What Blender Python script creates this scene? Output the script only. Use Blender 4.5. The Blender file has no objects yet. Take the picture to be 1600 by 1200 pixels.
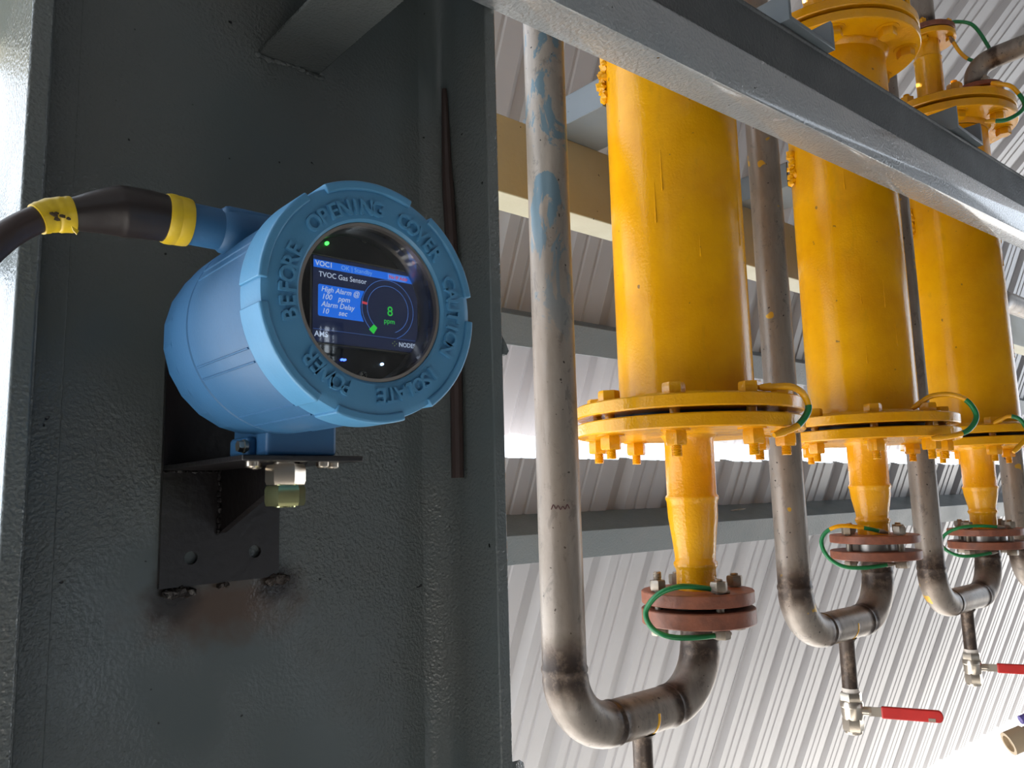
import bpy, bmesh, math, random
from mathutils import Vector, Matrix
random.seed(7)
S = bpy.context.scene
COL = S.collection
PI = math.pi
R = math.radians

# ------------------------------------------------------------------ camera
EYE = 1.5
YAW, PITCH, ROLL = R(49), R(8.0), R(1.5)
cam_d = bpy.data.cameras.new('camera'); cam = bpy.data.objects.new('camera', cam_d); COL.objects.link(cam)
w = Vector((math.cos(YAW)*math.cos(PITCH), math.sin(YAW)*math.cos(PITCH), math.sin(PITCH)))
r0 = Vector((math.sin(YAW), -math.cos(YAW), 0)); u0 = r0.cross(w)
rr = math.cos(ROLL)*r0 - math.sin(ROLL)*u0; uu = math.cos(ROLL)*u0 + math.sin(ROLL)*r0
M = Matrix((rr, uu, -w)).transposed().to_4x4(); M.translation = Vector((0, 0, EYE))
cam.matrix_world = M
cam_d.sensor_width = 36; cam_d.lens = 36*1250/1600; cam_d.clip_start = 0.02; cam_d.clip_end = 200
S.camera = cam
# ------------------------------------------------------------------ world, sun, exposure
W = bpy.data.worlds.new('sky'); S.world = W; W.use_nodes = True
bg = W.node_tree.nodes['Background']
bg.inputs['Color'].default_value = (0.80, 0.89, 1.0, 1); bg.inputs['Strength'].default_value = 3.4
sd = bpy.data.lights.new('sun', 'SUN'); sun = bpy.data.objects.new('sun', sd); COL.objects.link(sun)
sd.energy = 38.0; sd.angle = R(0.6); sd.color = (1, 0.965, 0.92)
sun.rotation_euler = Vector((-0.12, -0.86, -0.50)).to_track_quat('-Z', 'Y').to_euler()
S.view_settings.view_transform = 'Standard'; S.view_settings.look = 'None'
S.view_settings.gamma = 1; S.view_settings.use_curve_mapping = False
S.view_settings.exposure = -0.03

# ------------------------------------------------------------------ materials
class NT:
    def __init__(s, name):
        s.m = bpy.data.materials.new(name); s.m.use_nodes = True
        s.t = s.m.node_tree; s.b = s.t.nodes['Principled BSDF']
        s.tc = s.t.nodes.new('ShaderNodeTexCoord')
    def n(s, k, **kw):
        x = s.t.nodes.new(k)
        for a, b in kw.items():
            if a in x.inputs: x.inputs[a].default_value = b
            else: setattr(x, a, b)
        return x
    def l(s, a, b): s.t.links.new(a, b)
    def noise(s, scale, detail=4, rough=0.55, dist=0.0, stretch=None):
        x = s.n('ShaderNodeTexNoise'); x.inputs['Scale'].default_value = scale; x.inputs['Detail'].default_value = detail
        x.inputs['Roughness'].default_value = rough; x.inputs['Distortion'].default_value = dist
        if stretch:
            mp = s.n('ShaderNodeMapping'); mp.inputs['Scale'].default_value = stretch
            s.l(s.tc.outputs['Object'], mp.inputs['Vector']); s.l(mp.outputs['Vector'], x.inputs['Vector'])
        else: s.l(s.tc.outputs['Object'], x.inputs['Vector'])
        return x.outputs['Fac']
    def ramp(s, fac, a, b):
        x = s.n('ShaderNodeMapRange'); x.inputs['From Min'].default_value = a; x.inputs['From Max'].default_value = b
        x.clamp = True; s.l(fac, x.inputs['Value']); return x.outputs['Result']
    def mul(s, a, b, op='MULTIPLY'):
        x = s.n('ShaderNodeMath', operation=op); s.l(a, x.inputs[0])
        if isinstance(b, (int, float)): x.inputs[1].default_value = b
        else: s.l(b, x.inputs[1])
        return x.outputs[0]
    def mix(s, fac, a, b):
        x = s.n('ShaderNodeMix', data_type='RGBA')
        s.l(fac, x.inputs['Factor'])
        for v, i in ((a, 6), (b, 7)):
            if isinstance(v, tuple): x.inputs[i].default_value = (*v, 1)
            else: s.l(v, x.inputs[i])
        return x.outputs[2]
    def base(s, c, rough=0.5, metal=0.0, coat=0.0):
        if isinstance(c, tuple): s.b.inputs['Base Color'].default_value = (*c, 1)
        else: s.l(c, s.b.inputs['Base Color'])
        if isinstance(rough, (int, float)): s.b.inputs['Roughness'].default_value = rough
        else: s.l(rough, s.b.inputs['Roughness'])
        if isinstance(metal, (int, float)): s.b.inputs['Metallic'].default_value = metal
        else: s.l(metal, s.b.inputs['Metallic'])
        s.b.inputs['Coat Weight'].default_value = coat; s.b.inputs['Coat Roughness'].default_value = 0.08
    def bump(s, h, dist, strength=1.0):
        x = s.n('ShaderNodeBump'); x.inputs['Distance'].default_value = dist; x.inputs['Strength'].default_value = strength
        s.l(h, x.inputs['Height']); s.l(x.outputs['Normal'], s.b.inputs['Normal']); return x

def blob(t, centre, rad, soft=0.5, wob=0.012, axes=(1, 1, 1)):
    """soft-edged irregular patch about a fixed point of the object"""
    nz = t.n('ShaderNodeTexNoise'); nz.inputs['Scale'].default_value = 60; nz.inputs['Detail'].default_value = 5
    t.l(t.tc.outputs['Object'], nz.inputs['Vector'])
    sub = t.n('ShaderNodeVectorMath', operation='SUBTRACT'); t.l(t.tc.outputs['Object'], sub.inputs[0]); sub.inputs[1].default_value = centre
    sc = t.n('ShaderNodeVectorMath', operation='MULTIPLY'); t.l(sub.outputs[0], sc.inputs[0]); sc.inputs[1].default_value = axes
    ln = t.n('ShaderNodeVectorMath', operation='LENGTH'); t.l(sc.outputs[0], ln.inputs[0])
    a = t.mul(nz.outputs['Fac'], wob*2); d = t.mul(ln.outputs['Value'], a, 'ADD'); d = t.mul(d, wob, 'SUBTRACT')
    mr = t.n('ShaderNodeMapRange'); mr.clamp = True; mr.interpolation_type = 'SMOOTHSTEP'
    mr.inputs['From Min'].default_value = rad*(1-soft); mr.inputs['From Max'].default_value = rad
    mr.inputs['To Min'].default_value = 1; mr.inputs['To Max'].default_value = 0
    t.l(d, mr.inputs['Value']); return mr.outputs['Result']

def steel_paint(name, c, c2, rough=0.3, peel=0.0005, peel_scale=170, spots=True, patch=False):
    t = NT(name)
    v = t.ramp(t.noise(6, 5), 0.35, 0.7); col = t.mix(v, c, c2)
    if spots:
        dk = t.ramp(t.noise(130, 1, 0.3), 0.80, 0.83); col = t.mix(dk, col, (0.01, 0.01, 0.01))
    t.base(col, rough)
    rv = t.n('ShaderNodeMapRange'); t.l(t.noise(9, 3), rv.inputs['Value'])
    rv.inputs['To Min'].default_value = rough*0.8; rv.inputs['To Max'].default_value = rough*1.5
    t.l(rv.outputs['Result'], t.b.inputs['Roughness'])
    h = t.noise(peel_scale, 2, 0.5)
    if patch: h = t.mul(h, t.ramp(t.noise(7, 2), 0.35, 0.65))
    t.bump(h, peel)
    return t.m

M_web = None
t = NT('column_paint')
v = t.ramp(t.noise(5, 5), 0.35, 0.7); col = t.mix(v, (0.085, 0.104, 0.108), (0.104, 0.112, 0.108))
col = t.mix(t.ramp(t.noise(120, 1, 0.3), 0.79, 0.82), col, (0.012, 0.012, 0.012))
burn = blob(t, (0.270, 0.69, 1.414), 0.085, 0.85, 0.03, (0.85, 1, 1.9))
col = t.mix(t.mul(burn, 0.9), col, (0.075, 0.045, 0.028))
for c_, r_ in (((0.226, 0.69, 1.426), 0.030), ((0.318, 0.69, 1.428), 0.026)):
    col = t.mix(t.mul(blob(t, c_, r_, 0.8, 0.012), 0.95), col, (0.012, 0.009, 0.008))
t.base(col, 0.22)
h = t.mul(t.noise(360, 1.5, 0.45), t.ramp(t.noise(5, 2), 0.34, 0.58)); t.bump(h, 0.0014)
M_web = t.m
M_steel = steel_paint('grey_blue_steel_paint', (0.20, 0.225, 0.24), (0.235, 0.25, 0.255), 0.22, 0.0026, 200, True); M_steel.node_tree.nodes['Principled BSDF'].inputs['Coat Weight'].default_value = 0.8
M_purlin = steel_paint('blue_grey_purlin_paint', (0.105, 0.128, 0.138), (0.13, 0.145, 0.15), 0.4, 0.0012, 170)
M_dark_s = steel_paint('dark_matt_steel_paint', (0.040, 0.046, 0.049), (0.055, 0.058, 0.060), 0.5, 0.0016, 220)
M_steel_s = steel_paint('smooth_grey_blue_paint', (0.105, 0.128, 0.148), (0.13, 0.147, 0.155), 0.35, 0.0002, 90)
M_grey_bounce = steel_paint('grey_paint_with_yellow_bounce', (0.27, 0.255, 0.175), (0.31, 0.295, 0.21), 0.4, 0.0004, 120)  # grey beam paint, with yellow bounce light from the vessels mixed into its colour
M_black = steel_paint('black_bracket_paint', (0.007, 0.006, 0.007), (0.014, 0.011, 0.011), 0.3, 0.0004, 150, False)
M_char = steel_paint('charred_weld', (0.006, 0.005, 0.005), (0.03, 0.018, 0.012), 0.4, 0.002, 260, False)

def yellow(name, chips=True, ior=1.32, bd=0.0011):
    t = NT(name)
    v = t.ramp(t.noise(9, 6, 0.6), 0.38, 0.68); col = t.mix(v, (0.76, 0.36, 0.003), (0.66, 0.285, 0.002))
    g = t.ramp(t.noise(22, 4, 0.7, 0.6, (1, 1, 0.35)), 0.60, 0.74); col = t.mix(t.mul(g, 0.5), col, (0.52, 0.27, 0.010))
    if chips:
        k = t.ramp(t.noise(70, 2, 0.4), 0.755, 0.77); col = t.mix(k, col, (0.28, 0.14, 0.02))
    t.base(col, 0.2, 0, 0.0); t.b.inputs['IOR'].default_value = ior
    a = t.noise(240, 2, 0.5); b = t.noise(30, 3, 0.5, 0.3, (1, 1, 0.25)); s_ = t.mul(t.mul(a, 0.35), b, 'ADD')
    t.bump(s_, bd)
    return t.m
M_yel = yellow('glossy_yellow_paint')
M_yel2 = yellow('yellow_paint_on_fittings', False, 1.48, 0.0018)

def stainless(name, blue=False, splash=False, bands=()):
    t = NT(name)
    v = t.ramp(t.noise(30, 6, 0.65, 0.2, (1, 1, 0.25)), 0.35, 0.7); col = t.mix(v, (0.29, 0.252, 0.218), (0.185, 0.155, 0.130))
    vv = t.ramp(t.noise(48, 6, 0.75, 0.6, (1, 1, 0.55)), 0.56, 0.64); col = t.mix(t.mul(vv, 0.6), col, (0.10, 0.088, 0.082))
    col = t.mix(t.ramp(t.noise(150, 1, 0.3), 0.755, 0.775), col, (0.03, 0.025, 0.022))
    col = t.mix(t.mul(t.ramp(t.noise(9, 3, 0.5, 0.4, (1, 1, 0.2)), 0.45, 0.7), 0.45), col, (0.25, 0.17, 0.11))
    if blue:
        k = t.ramp(t.noise(15, 6, 0.66, 0.8, (1, 1, 0.5)), 0.545, 0.565)
        sep = t.n('ShaderNodeSeparateXYZ'); t.l(t.tc.outputs['Object'], sep.inputs[0])
        hi = t.ramp(sep.outputs['Z'], 1.66, 1.90); k = t.mul(k, hi)
        col = t.mix(k, col, (0.11, 0.165, 0.20))
    if splash:
        k = t.ramp(t.noise(26, 2, 0.4), 0.69, 0.70); col = t.mix(k, col, (0.55, 0.32, 0.03))
    # burnt heat tint left by welding: bands across the pipe at each weld (axis, position, half width, only below z)
    sx = t.n('ShaderNodeSeparateXYZ'); t.l(t.tc.outputs['Object'], sx.inputs[0]); wob = t.mul(t.mul(t.noise(28, 3), 0.5, 'SUBTRACT'), 0.03)
    heat = None
    for ax, pos, hw, zmax in bands:
        d = t.mul(t.mul(t.mul(sx.outputs[ax], pos, 'SUBTRACT'), wob, 'ADD'), 0.0, 'ADD'); d = t.n('ShaderNodeMath', operation='ABSOLUTE'); 
        t.l(t.mul(t.mul(sx.outputs[ax], pos, 'SUBTRACT'), wob, 'ADD'), d.inputs[0])
        mr = t.n('ShaderNodeMapRange'); mr.interpolation_type = 'SMOOTHSTEP'; t.l(d.outputs[0], mr.inputs['Value'])
        mr.inputs['From Min'].default_value = hw*0.25; mr.inputs['From Max'].default_value = hw; mr.inputs['To Min'].default_value = 1; mr.inputs['To Max'].default_value = 0
        g = mr.outputs['Result']
        if zmax is not None: g = t.mul(g, t.mul(sx.outputs['Z'], zmax, 'LESS_THAN'))
        heat = g if heat is None else t.mul(heat, g, 'MAXIMUM')
    if heat is not None:
        hn = t.mul(heat, t.ramp(t.noise(45, 5, 0.7), 0.22, 0.52))
        col = t.mix(t.mul(heat, 0.6), col, (0.20, 0.125, 0.075)); col = t.mix(t.mul(hn, 0.93), col, (0.030, 0.018, 0.013))
    t.base(col, 0.5, 0.35)
    rv = t.n('ShaderNodeMapRange'); t.l(t.noise(24, 5), rv.inputs['Value']); rv.inputs['To Min'].default_value = 0.28; rv.inputs['To Max'].default_value = 0.52
    t.l(rv.outputs['Result'], t.b.inputs['Roughness'])
    t.bump(t.noise(120, 4, 0.6), 0.0004)
    return t.m
M_pipe_b = stainless('weathered_stainless_with_blue_overspray', True)
M_pipe = stainless('weathered_stainless_with_yellow_splashes', False, True)
M_pipe0 = stainless('weathered_stainless')
M_top = stainless('weathered_stainless_tinted_foot', False, False, [('Z', 2.81, 0.03, None)])
M_drain = stainless('brown_tinted_drain_pipe', False, False, [('Z', 1.15, 0.16, None)])
M_vent = stainless('weathered_stainless_tinted_elbow', False, False, [('Z', 2.585, 0.022, None), ('Y', 0.660, 0.014, None)])

def simple(name, c, rough, metal=0, bscale=0, bdist=0, c2=None, coat=0):
    t = NT(name)
    if c2: t.base(t.mix(t.ramp(t.noise(40, 5), 0.35, 0.7), c, c2), rough, metal, coat)
    else: t.base(c, rough, metal, coat)
    if bscale: t.bump(t.noise(bscale, 3), bdist)
    return t.m
M_rust = simple('red_oxide_primer', (0.25, 0.080, 0.040), 0.5, 0, 160, 0.0006, (0.15, 0.050, 0.028))
M_bolt = simple('dull_zinc_bolt', (0.36, 0.32, 0.27), 0.42, 0.7, 150, 0.0003, (0.20, 0.15, 0.10))
M_green = simple('green_wire_sheath', (0.005, 0.16, 0.045), 0.32)
M_gasket = simple('black_gasket', (0.006, 0.006, 0.007), 0.5)
M_blue = simple('blue_enclosure_paint', (0.025, 0.105, 0.225), 0.48, 0, 420, 0.00012, (0.023, 0.097, 0.21))
M_blue_d = simple('blue_cover_paint', (0.066, 0.225, 0.40), 0.42, 0, 420, 0.00012, (0.058, 0.205, 0.365))
M_nickel = simple('brushed_nickel', (0.62, 0.55, 0.46), 0.28, 1.0, 300, 0.0001)
M_brass = simple('yellow_passivated_zinc', (0.56, 0.56, 0.28), 0.2, 1.0)
M_shrink = simple('black_heat_shrink', (0.018, 0.013, 0.012), 0.36, 0, 60, 0.0006)
M_cable = simple('dark_brown_cable', (0.035, 0.022, 0.019), 0.42, 0, 90, 0.0004)
M_tape = simple('yellow_electrical_tape', (0.62, 0.43, 0.015), 0.38, 0, 70, 0.0008, (0.52, 0.35, 0.012))
M_tapemark = simple('smudged_ink', (0.05, 0.03, 0.01), 0.6)
M_redgrip = simple('red_plastic_grip', (0.50, 0.018, 0.015), 0.36, 0, 60, 0.0005, (0.40, 0.015, 0.012))
M_board = simple('black_display_board', (0.010, 0.010, 0.011), 0.3)
M_silver = simple('silver_thread', (0.42, 0.38, 0.34), 0.32, 0.9)
M_tan = simple('tan_pipe', (0.42, 0.32, 0.21), 0.5, 0, 60, 0.0006)
M_purple = simple('violet_plastic_cap', (0.12, 0.09, 0.35), 0.4)
M_ink = simple('dried_dark_ink', (0.07, 0.012, 0.015), 0.6)
M_drip = simple('yellow_drip', (0.72, 0.36, 0.01), 0.25)
M_ptfe = simple('white_thread_tape', (0.62, 0.56, 0.50), 0.6, 0, 90, 0.0006)
t = NT('white_cladding_sheet')
col = t.mix(t.ramp(t.noise(3, 4, 0.6, 0.3, (1, 1, 0.3)), 0.35, 0.7), (0.38, 0.372, 0.384), (0.33, 0.323, 0.334)); t.base(col, 0.36)
t.bump(t.noise(60, 3, 0.5, 0, (1, .3, .3)), 0.0003)
M_clad = t.m
t = NT('pale_concrete_ground')
t.base(t.mix(t.ramp(t.noise(2, 6), 0.35, 0.7), (0.58, 0.565, 0.54), (0.50, 0.485, 0.46)), 0.8); t.bump(t.noise(30, 5), 0.003)
M_ground = t.m
M_plaster = simple('dark_grey_wall', (0.10, 0.10, 0.10), 0.8, 0, 20, 0.002)
def emit(name, c, s):
    m = bpy.data.materials.new(name); m.use_nodes = True; nt = m.node_tree
    b = nt.nodes['Principled BSDF']; b.inputs['Base Color'].default_value = (0, 0, 0, 1); b.inputs['Roughness'].default_value = 0.3
    b.inputs['Emission Color'].default_value = (*c, 1); b.inputs['Emission Strength'].default_value = s
    return m
E_dark = emit('lit_screen_black', (0.010, 0.016, 0.05), 1)
E_blue = emit('lit_screen_blue', (0.012, 0.16, 0.85), 1)
E_lblue = emit('lit_screen_pale_blue', (0.10, 0.30, 0.95), 1)
E_white = emit('lit_screen_text', (0.50, 0.58, 0.75), 1)
E_pale = emit('lit_screen_faint_text', (0.22, 0.42, 0.85), 1)
E_red = emit('lit_screen_red', (0.62, 0.06, 0.08), 1)
E_green = emit('lit_screen_green', (0.03, 0.62, 0.06), 1)
E_line = emit('lit_screen_line', (0.05, 0.13, 0.42), 1)
E_ledg = emit('green_lamp', (0.04, 1.0, 0.06), 6)
E_ledb = emit('blue_lamp', (0.05, 0.12, 1.0), 6)
E_ledw = emit('white_lamp', (0.5, 0.7, 1.0), 4)
# clear window glass
m = bpy.data.materials.new('clear_window_glass'); m.use_nodes = True; nt = m.node_tree
for n_ in list(nt.nodes):
    if n_.type != 'OUTPUT_MATERIAL': nt.nodes.remove(n_)
out = [n_ for n_ in nt.nodes][0]
gl = nt.nodes.new('ShaderNodeBsdfGlossy'); gl.inputs['Roughness'].default_value = 0.02
tr = nt.nodes.new('ShaderNodeBsdfTransparent'); tr.inputs['Color'].default_value = (0.93, 0.95, 0.95, 1)
fr = nt.nodes.new('ShaderNodeFresnel'); fr.inputs['IOR'].default_value = 1.6
mx = nt.nodes.new('ShaderNodeMixShader')
nt.links.new(fr.outputs[0], mx.inputs[0]); nt.links.new(tr.outputs[0], mx.inputs[1]); nt.links.new(gl.outputs[0], mx.inputs[2]); nt.links.new(mx.outputs[0], out.inputs[0])
M_glass = m

# ------------------------------------------------------------------ object helpers
def tag(o, label=None, cat=None, group=None, kind=None):
    if label: o['label'] = label
    if cat: o['category'] = cat
    if group: o['group'] = group
    if kind: o['kind'] = kind
    return o
def thing(name, loc, label, cat, group=None):
    o = bpy.data.objects.new(name, None); COL.objects.link(o); o.location = loc; o.empty_display_size = 0.05
    return tag(o, label, cat, group)
def link(name, me, mat, parent=None):
    o = bpy.data.objects.new(name, me); COL.objects.link(o)
    if mat is not None and not me.materials: me.materials.append(mat)
    if parent is not None:
        o.parent = parent
        if parent.type == 'EMPTY': o.location = -parent.location      # meshes are written in world metres
    return o
def finish(bm, name, ang=35):
    bmesh.ops.recalc_face_normals(bm, faces=bm.faces)
    me = bpy.data.meshes.new(name); bm.to_mesh(me); bm.free()
    for p in me.polygons: p.use_smooth = True
    me.set_sharp_from_angle(angle=R(ang)); return me
def obj(name, bm, mat, parent=None, ang=35): return link(name, finish(bm, name, ang), mat, parent)
def bevel(o, wd, seg=2):
    b = o.modifiers.new('bevel', 'BEVEL'); b.width = wd; b.segments = seg; b.limit_method = 'ANGLE'; b.angle_limit = R(40); return o
def new(): return bmesh.new()
def hexa(bm, v):
    vs = [bm.verts.new(p) for p in v]
    for f in ((0,1,2,3),(4,5,6,7),(0,1,5,4),(1,2,6,5),(2,3,7,6),(3,0,4,7)): bm.faces.new([vs[i] for i in f])
def box(bm, a, b):
    (x0,y0,z0),(x1,y1,z1) = a, b
    hexa(bm, [(x0,y0,z0),(x1,y0,z0),(x1,y1,z0),(x0,y1,z0),(x0,y0,z1),(x1,y0,z1),(x1,y1,z1),(x0,y1,z1)])
def frame_of(d):
    d = Vector(d).normalized(); a = Vector((0,0,1)) if abs(d.z) < 0.9 else Vector((1,0,0))
    x = d.cross(a).normalized(); return x, d.cross(x)*-1 if False else x.cross(d)*-1, d
def lathe(bm, c, prof, n=48, axis='z', start=0.0, a0=0, a1=None):
    """prof: (radius, distance along axis) pairs; open profile, ends closed when radius is 0"""
    c = Vector(c); full = a1 is None; rings = []
    cnt = n if full else n+1
    for (rd, h) in prof:
        ring = []
        if rd < 1e-7:
            p = {'z': (0,0,h), 'y': (0,h,0), 'x': (h,0,0)}[axis]; v = bm.verts.new(c+Vector(p)); rings.append([v]); continue
        for i in range(cnt):
            a = start + (2*PI*i/n if full else a0+(a1-a0)*i/n)
            x, y = rd*math.cos(a), rd*math.sin(a)
            p = {'z': (x,y,h), 'y': (x,h,y), 'x': (h,x,y)}[axis]; ring.append(bm.verts.new(c+Vector(p)))
        rings.append(ring)
    for A, B in zip(rings, rings[1:]):
        k = max(len(A), len(B)); rng = range(k if full else k-1)
        for i in rng:
            j = (i+1) % k
            if len(A) == 1 and len(B) == 1: continue
            if len(A) == 1: bm.faces.new((A[0], B[i], B[j]))
            elif len(B) == 1: bm.faces.new((A[i], A[j], B[0]))
            else: bm.faces.new((A[i], A[j], B[j], B[i]))
def cyl(bm, c, rad, z0, z1, n=32, axis='z', ch=0.0, start=0.0):
    lathe(bm, c, [(0,z0),(rad-ch,z0)]+([(rad,z0+ch),(rad,z1-ch)] if ch else [(rad,z1)])+([(rad-ch,z1)] if ch else [])+[(0,z1)], n, axis, start)
def ring_solid(bm, c, ri, ro, z0, z1, n=64, axis='z', ch=0.0015):
    lathe(bm, c, [(ri,z0),(ro-ch,z0),(ro,z0+ch),(ro,z1-ch),(ro-ch,z1),(ri,z1),(ri,z0)], n, axis)
def hexnut(bm, c, af, z0, z1, rot=0.0, axis='z'):
    rd = af/math.sqrt(3); ch = (abs(z1-z0))*0.18; s = 1 if z1 > z0 else -1
    lathe(bm, c, [(0,z0),(rd*0.93,z0),(rd,z0+s*ch),(rd,z1-s*ch),(rd*0.93,z1),(0,z1)], 6, axis, rot)
def thread(bm, c, rad, z0, z1, pitch=0.0022, axis='z', n=14):
    prof = [(0,z0)]; z = z0; s = 1 if z1 > z0 else -1
    while (z1-z)*s > 0: prof += [(rad,z),(rad*0.86,z+s*pitch/2)]; z += s*pitch
    prof += [(rad*0.8,z1),(0,z1)]; lathe(bm, c, prof, n, axis)
def tube(bm, pts, rad, n=16, cap=True, heat=None, closed=False):
    """rad: number or list; returns list of rings"""
    pts = [Vector(p) for p in pts]; N = len(pts); rings = []
    hl = bm.verts.layers.float.get('heat') or (bm.verts.layers.float.new('heat') if heat else None)
    d0 = (pts[1]-pts[0]).normalized(); up = Vector((0,0,1)) if abs(d0.z) < 0.9 else Vector((0,1,0))
    x = d0.cross(up).normalized()
    for i, p in enumerate(pts):
        if i == 0: d = d0
        elif i == N-1: d = (pts[i]-pts[i-1]).normalized()
        else: d = ((pts[i+1]-pts[i]).normalized()+(pts[i]-pts[i-1]).normalized()).normalized()
        x = (x-d*x.dot(d)).normalized(); y = d.cross(x)
        rd = rad[i] if isinstance(rad, (list, tuple)) else rad
        ring = []
        for k in range(n):
            a = 2*PI*k/n; v = bm.verts.new(p+x*math.cos(a)*rd+y*math.sin(a)*rd)
            if heat: v[hl] = heat[i]
            ring.append(v)
        rings.append(ring)
    for A, B in zip(rings, rings[1:]):
        for k in range(n): bm.faces.new((A[k], A[(k+1)%n], B[(k+1)%n], B[k]))
    if cap: bm.faces.new(rings[0][::-1]); bm.faces.new(rings[-1])
def spline(pts, k=8):
    P = [Vector(p) for p in pts]; P = [P[0]*2-P[1]]+P+[P[-1]*2-P[-2]]; o = []
    for i in range(1, len(P)-2):
        for j in range(k):
            s = j/k; a, b, c, d = P[i-1], P[i], P[i+1], P[i+2]
            o.append(0.5*((2*b)+(c-a)*s+(2*a-5*b+4*c-d)*s*s+(3*b-a-3*c+d)*s**3))
    o.append(P[-2]); return o
def extrude_poly(bm, pts, d):
    d = Vector(d); A = [bm.verts.new(p) for p in pts]; B = [bm.verts.new(Vector(p)+d) for p in pts]; n = len(pts)
    for i in range(n): bm.faces.new((A[i], A[(i+1)%n], B[(i+1)%n], B[i]))
    bm.faces.new(A[::-1]); bm.faces.new(B)
def blobmesh(bm, c, rad, seed=0, sub=2, sq=(1,1,1)):
    rnd = random.Random(seed); g = bmesh.ops.create_icosphere(bm, subdivisions=sub, radius=1)
    for v in g['verts']:
        k = rad*(0.75+0.5*rnd.random()); v.co = Vector((c[0]+v.co.x*k*sq[0], c[1]+v.co.y*k*sq[1], c[2]+v.co.z*k*sq[2]))
_dg = None
def text_mesh(s, size, extrude=0.0, shear=0.0, offset=0.0, align='LEFT', res=3, xs=1.0):
    cu = bpy.data.curves.new('lettering', 'FONT'); cu.body = s; cu.size = size; cu.extrude = extrude; cu.shear = shear
    cu.offset = offset; cu.align_x = align; cu.resolution_u = res; cu.fill_mode = 'BOTH'
    o = bpy.data.objects.new('tmp', cu); me = bpy.data.meshes.new_from_object(o)
    bpy.data.objects.remove(o); bpy.data.curves.remove(cu); me.materials.clear()
    if xs != 1.0:
        for v in me.vertices: v.co.x *= xs
    return me
def add_mesh(bm, me, mat4):
    me.transform(mat4); bm.from_mesh(me); bpy.data.meshes.remove(me)
FACE = Matrix.Rotation(PI/2, 4, 'X')       # text plane turned to face -y

# ================================================================== SETTING
gy = new(); box(gy, (-14, -12, -1.1), (24, 18, -1.0)); tag(obj('floor', gy, M_ground), kind='structure')

def sheet_strip(x0, x1, p_top, p_bot, pitch=0.25, rib=0.019, th=0.0012, wavy=None):
    """trapezoid-ribbed sheet; ribs run from p_top to p_bot (y,z); normal offset outwards (+y)"""
    bm = new(); (yt, zt), (yb, zb) = p_top, p_bot
    d = Vector((0, yb-yt, zb-zt)); L = d.length; d.normalize(); nrm = Vector((0, -d.z, d.y)); nrm = nrm if nrm.y > 0 else -nrm
    prof = []; k = math.floor(x0/pitch)-1
    unit = [(0.0,0),(0.024,1),(0.058,1),(0.082,0),(0.118,0),(0.123,.18),(0.131,.18),(0.136,0),(0.172,0),(0.177,.18),(0.185,.18),(0.190,0)]
    while k*pitch < x1+pitch:
        for u_, h_ in unit:
            x = k*pitch+u_*pitch/0.25
            if x0-1e-6 <= x <= x1+1e-6: prof.append((x, h_*rib))
        k += 1
    rows = []
    for s in (0, L):
        for off in (0, th):
            rows.append([bm.verts.new(Vector((x, yt, zt))+d*s+nrm*(h+off)) for x, h in prof])
    a, a2, b, b2 = rows
    for i in range(len(prof)-1):
        bm.faces.new((a[i], a[i+1], b[i+1], b[i])); bm.faces.new((a2[i], b2[i], b2[i+1], a2[i+1]))
        bm.faces.new((a[i], a2[i], a2[i+1], a[i+1])); bm.faces.new((b[i], b[i+1], b2[i+1], b2[i]))
    for i in (0, -1): bm.faces.new((a[i], b[i], b2[i], a2[i]))
    return bm
wall = bpy.data.objects.new('wall_back', None); COL.objects.link(wall); tag(wall, kind='structure')
def louvre(p_top, p_bot, x0, x1, shift):
    n = 0; x = x0
    while x < x1-0.01:
        o = obj('cladding_sheet', sheet_strip(x, x+1.03, (p_top[0]+0.002*(n % 2), p_top[1]), (p_bot[0]+0.002*(n % 2), p_bot[1])), M_clad, wall, 20)
        x += 1.0; n += 1
XA, XB = 0.75, 9.75
XL = -1.5
louvre((1.551, 1.597), (2.320, -0.24), XA, XB, 0)          # lowest row of sloping sheets
louvre((1.262, 2.87), (1.747, 1.675), XA, XB, 0)          # upper row, above the gap
roof = bpy.data.objects.new('ceiling', None); COL.objects.link(roof); tag(roof, kind='structure')
x = XL+0.25
while x < XB-0.01:
    obj('roof_sheet', sheet_strip(x, x+1.03, (-0.55, 4.70), (1.30, 2.90)), M_clad, roof, 20)
    obj('roof_sheet', sheet_strip(x, x+1.03, (-6.2, 5.60), (-0.53, 4.72)), M_clad, roof, 20)
    x += 1.0
# far wall behind the photographer with a small barred window and two doorways
WINS = [(3.51, 3.77, 2.80, 3.22), (3.7, 4.9, -1.0, 1.30), (0.8, 1.9, -1.0, 0.8)]
fw = new()
def wall_with_window(bm, y, x0, x1, z0, z1, wins, th=0.15):
    xs = sorted({x0, x1, *[v for w_ in wins for v in w_[:2]]}); zs = sorted({z0, z1, *[v for w_ in wins for v in w_[2:]]})
    for a, b in zip(xs, xs[1:]):
        for c, d in zip(zs, zs[1:]):
            if any(a >= w_[0]-1e-6 and b <= w_[1]+1e-6 and c >= w_[2]-1e-6 and d <= w_[3]+1e-6 for w_ in wins): continue
            box(bm, (a, y-th, c), (b, y, d))
wall_with_window(fw, -6.0, XL, XB, -1.0, 5.5, WINS)
tag(obj('wall_front', fw, M_plaster), kind='structure')
rw = new(); box(rw, (XB, -6.15, -1.0), (XB+0.15, -2.2, 5.0)); tag(obj('shade_wall_right', rw, M_plaster), kind='structure')  # unseen wall, added to darken the steel faces turned to the camera
lw = new(); box(lw, (XL-0.15, -6.15, -1.0), (XL, 0.25, 5.4)); tag(obj('shade_wall_left', lw, M_plaster), kind='structure')  # unseen wall, added to keep light from the open side off the column web
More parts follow.
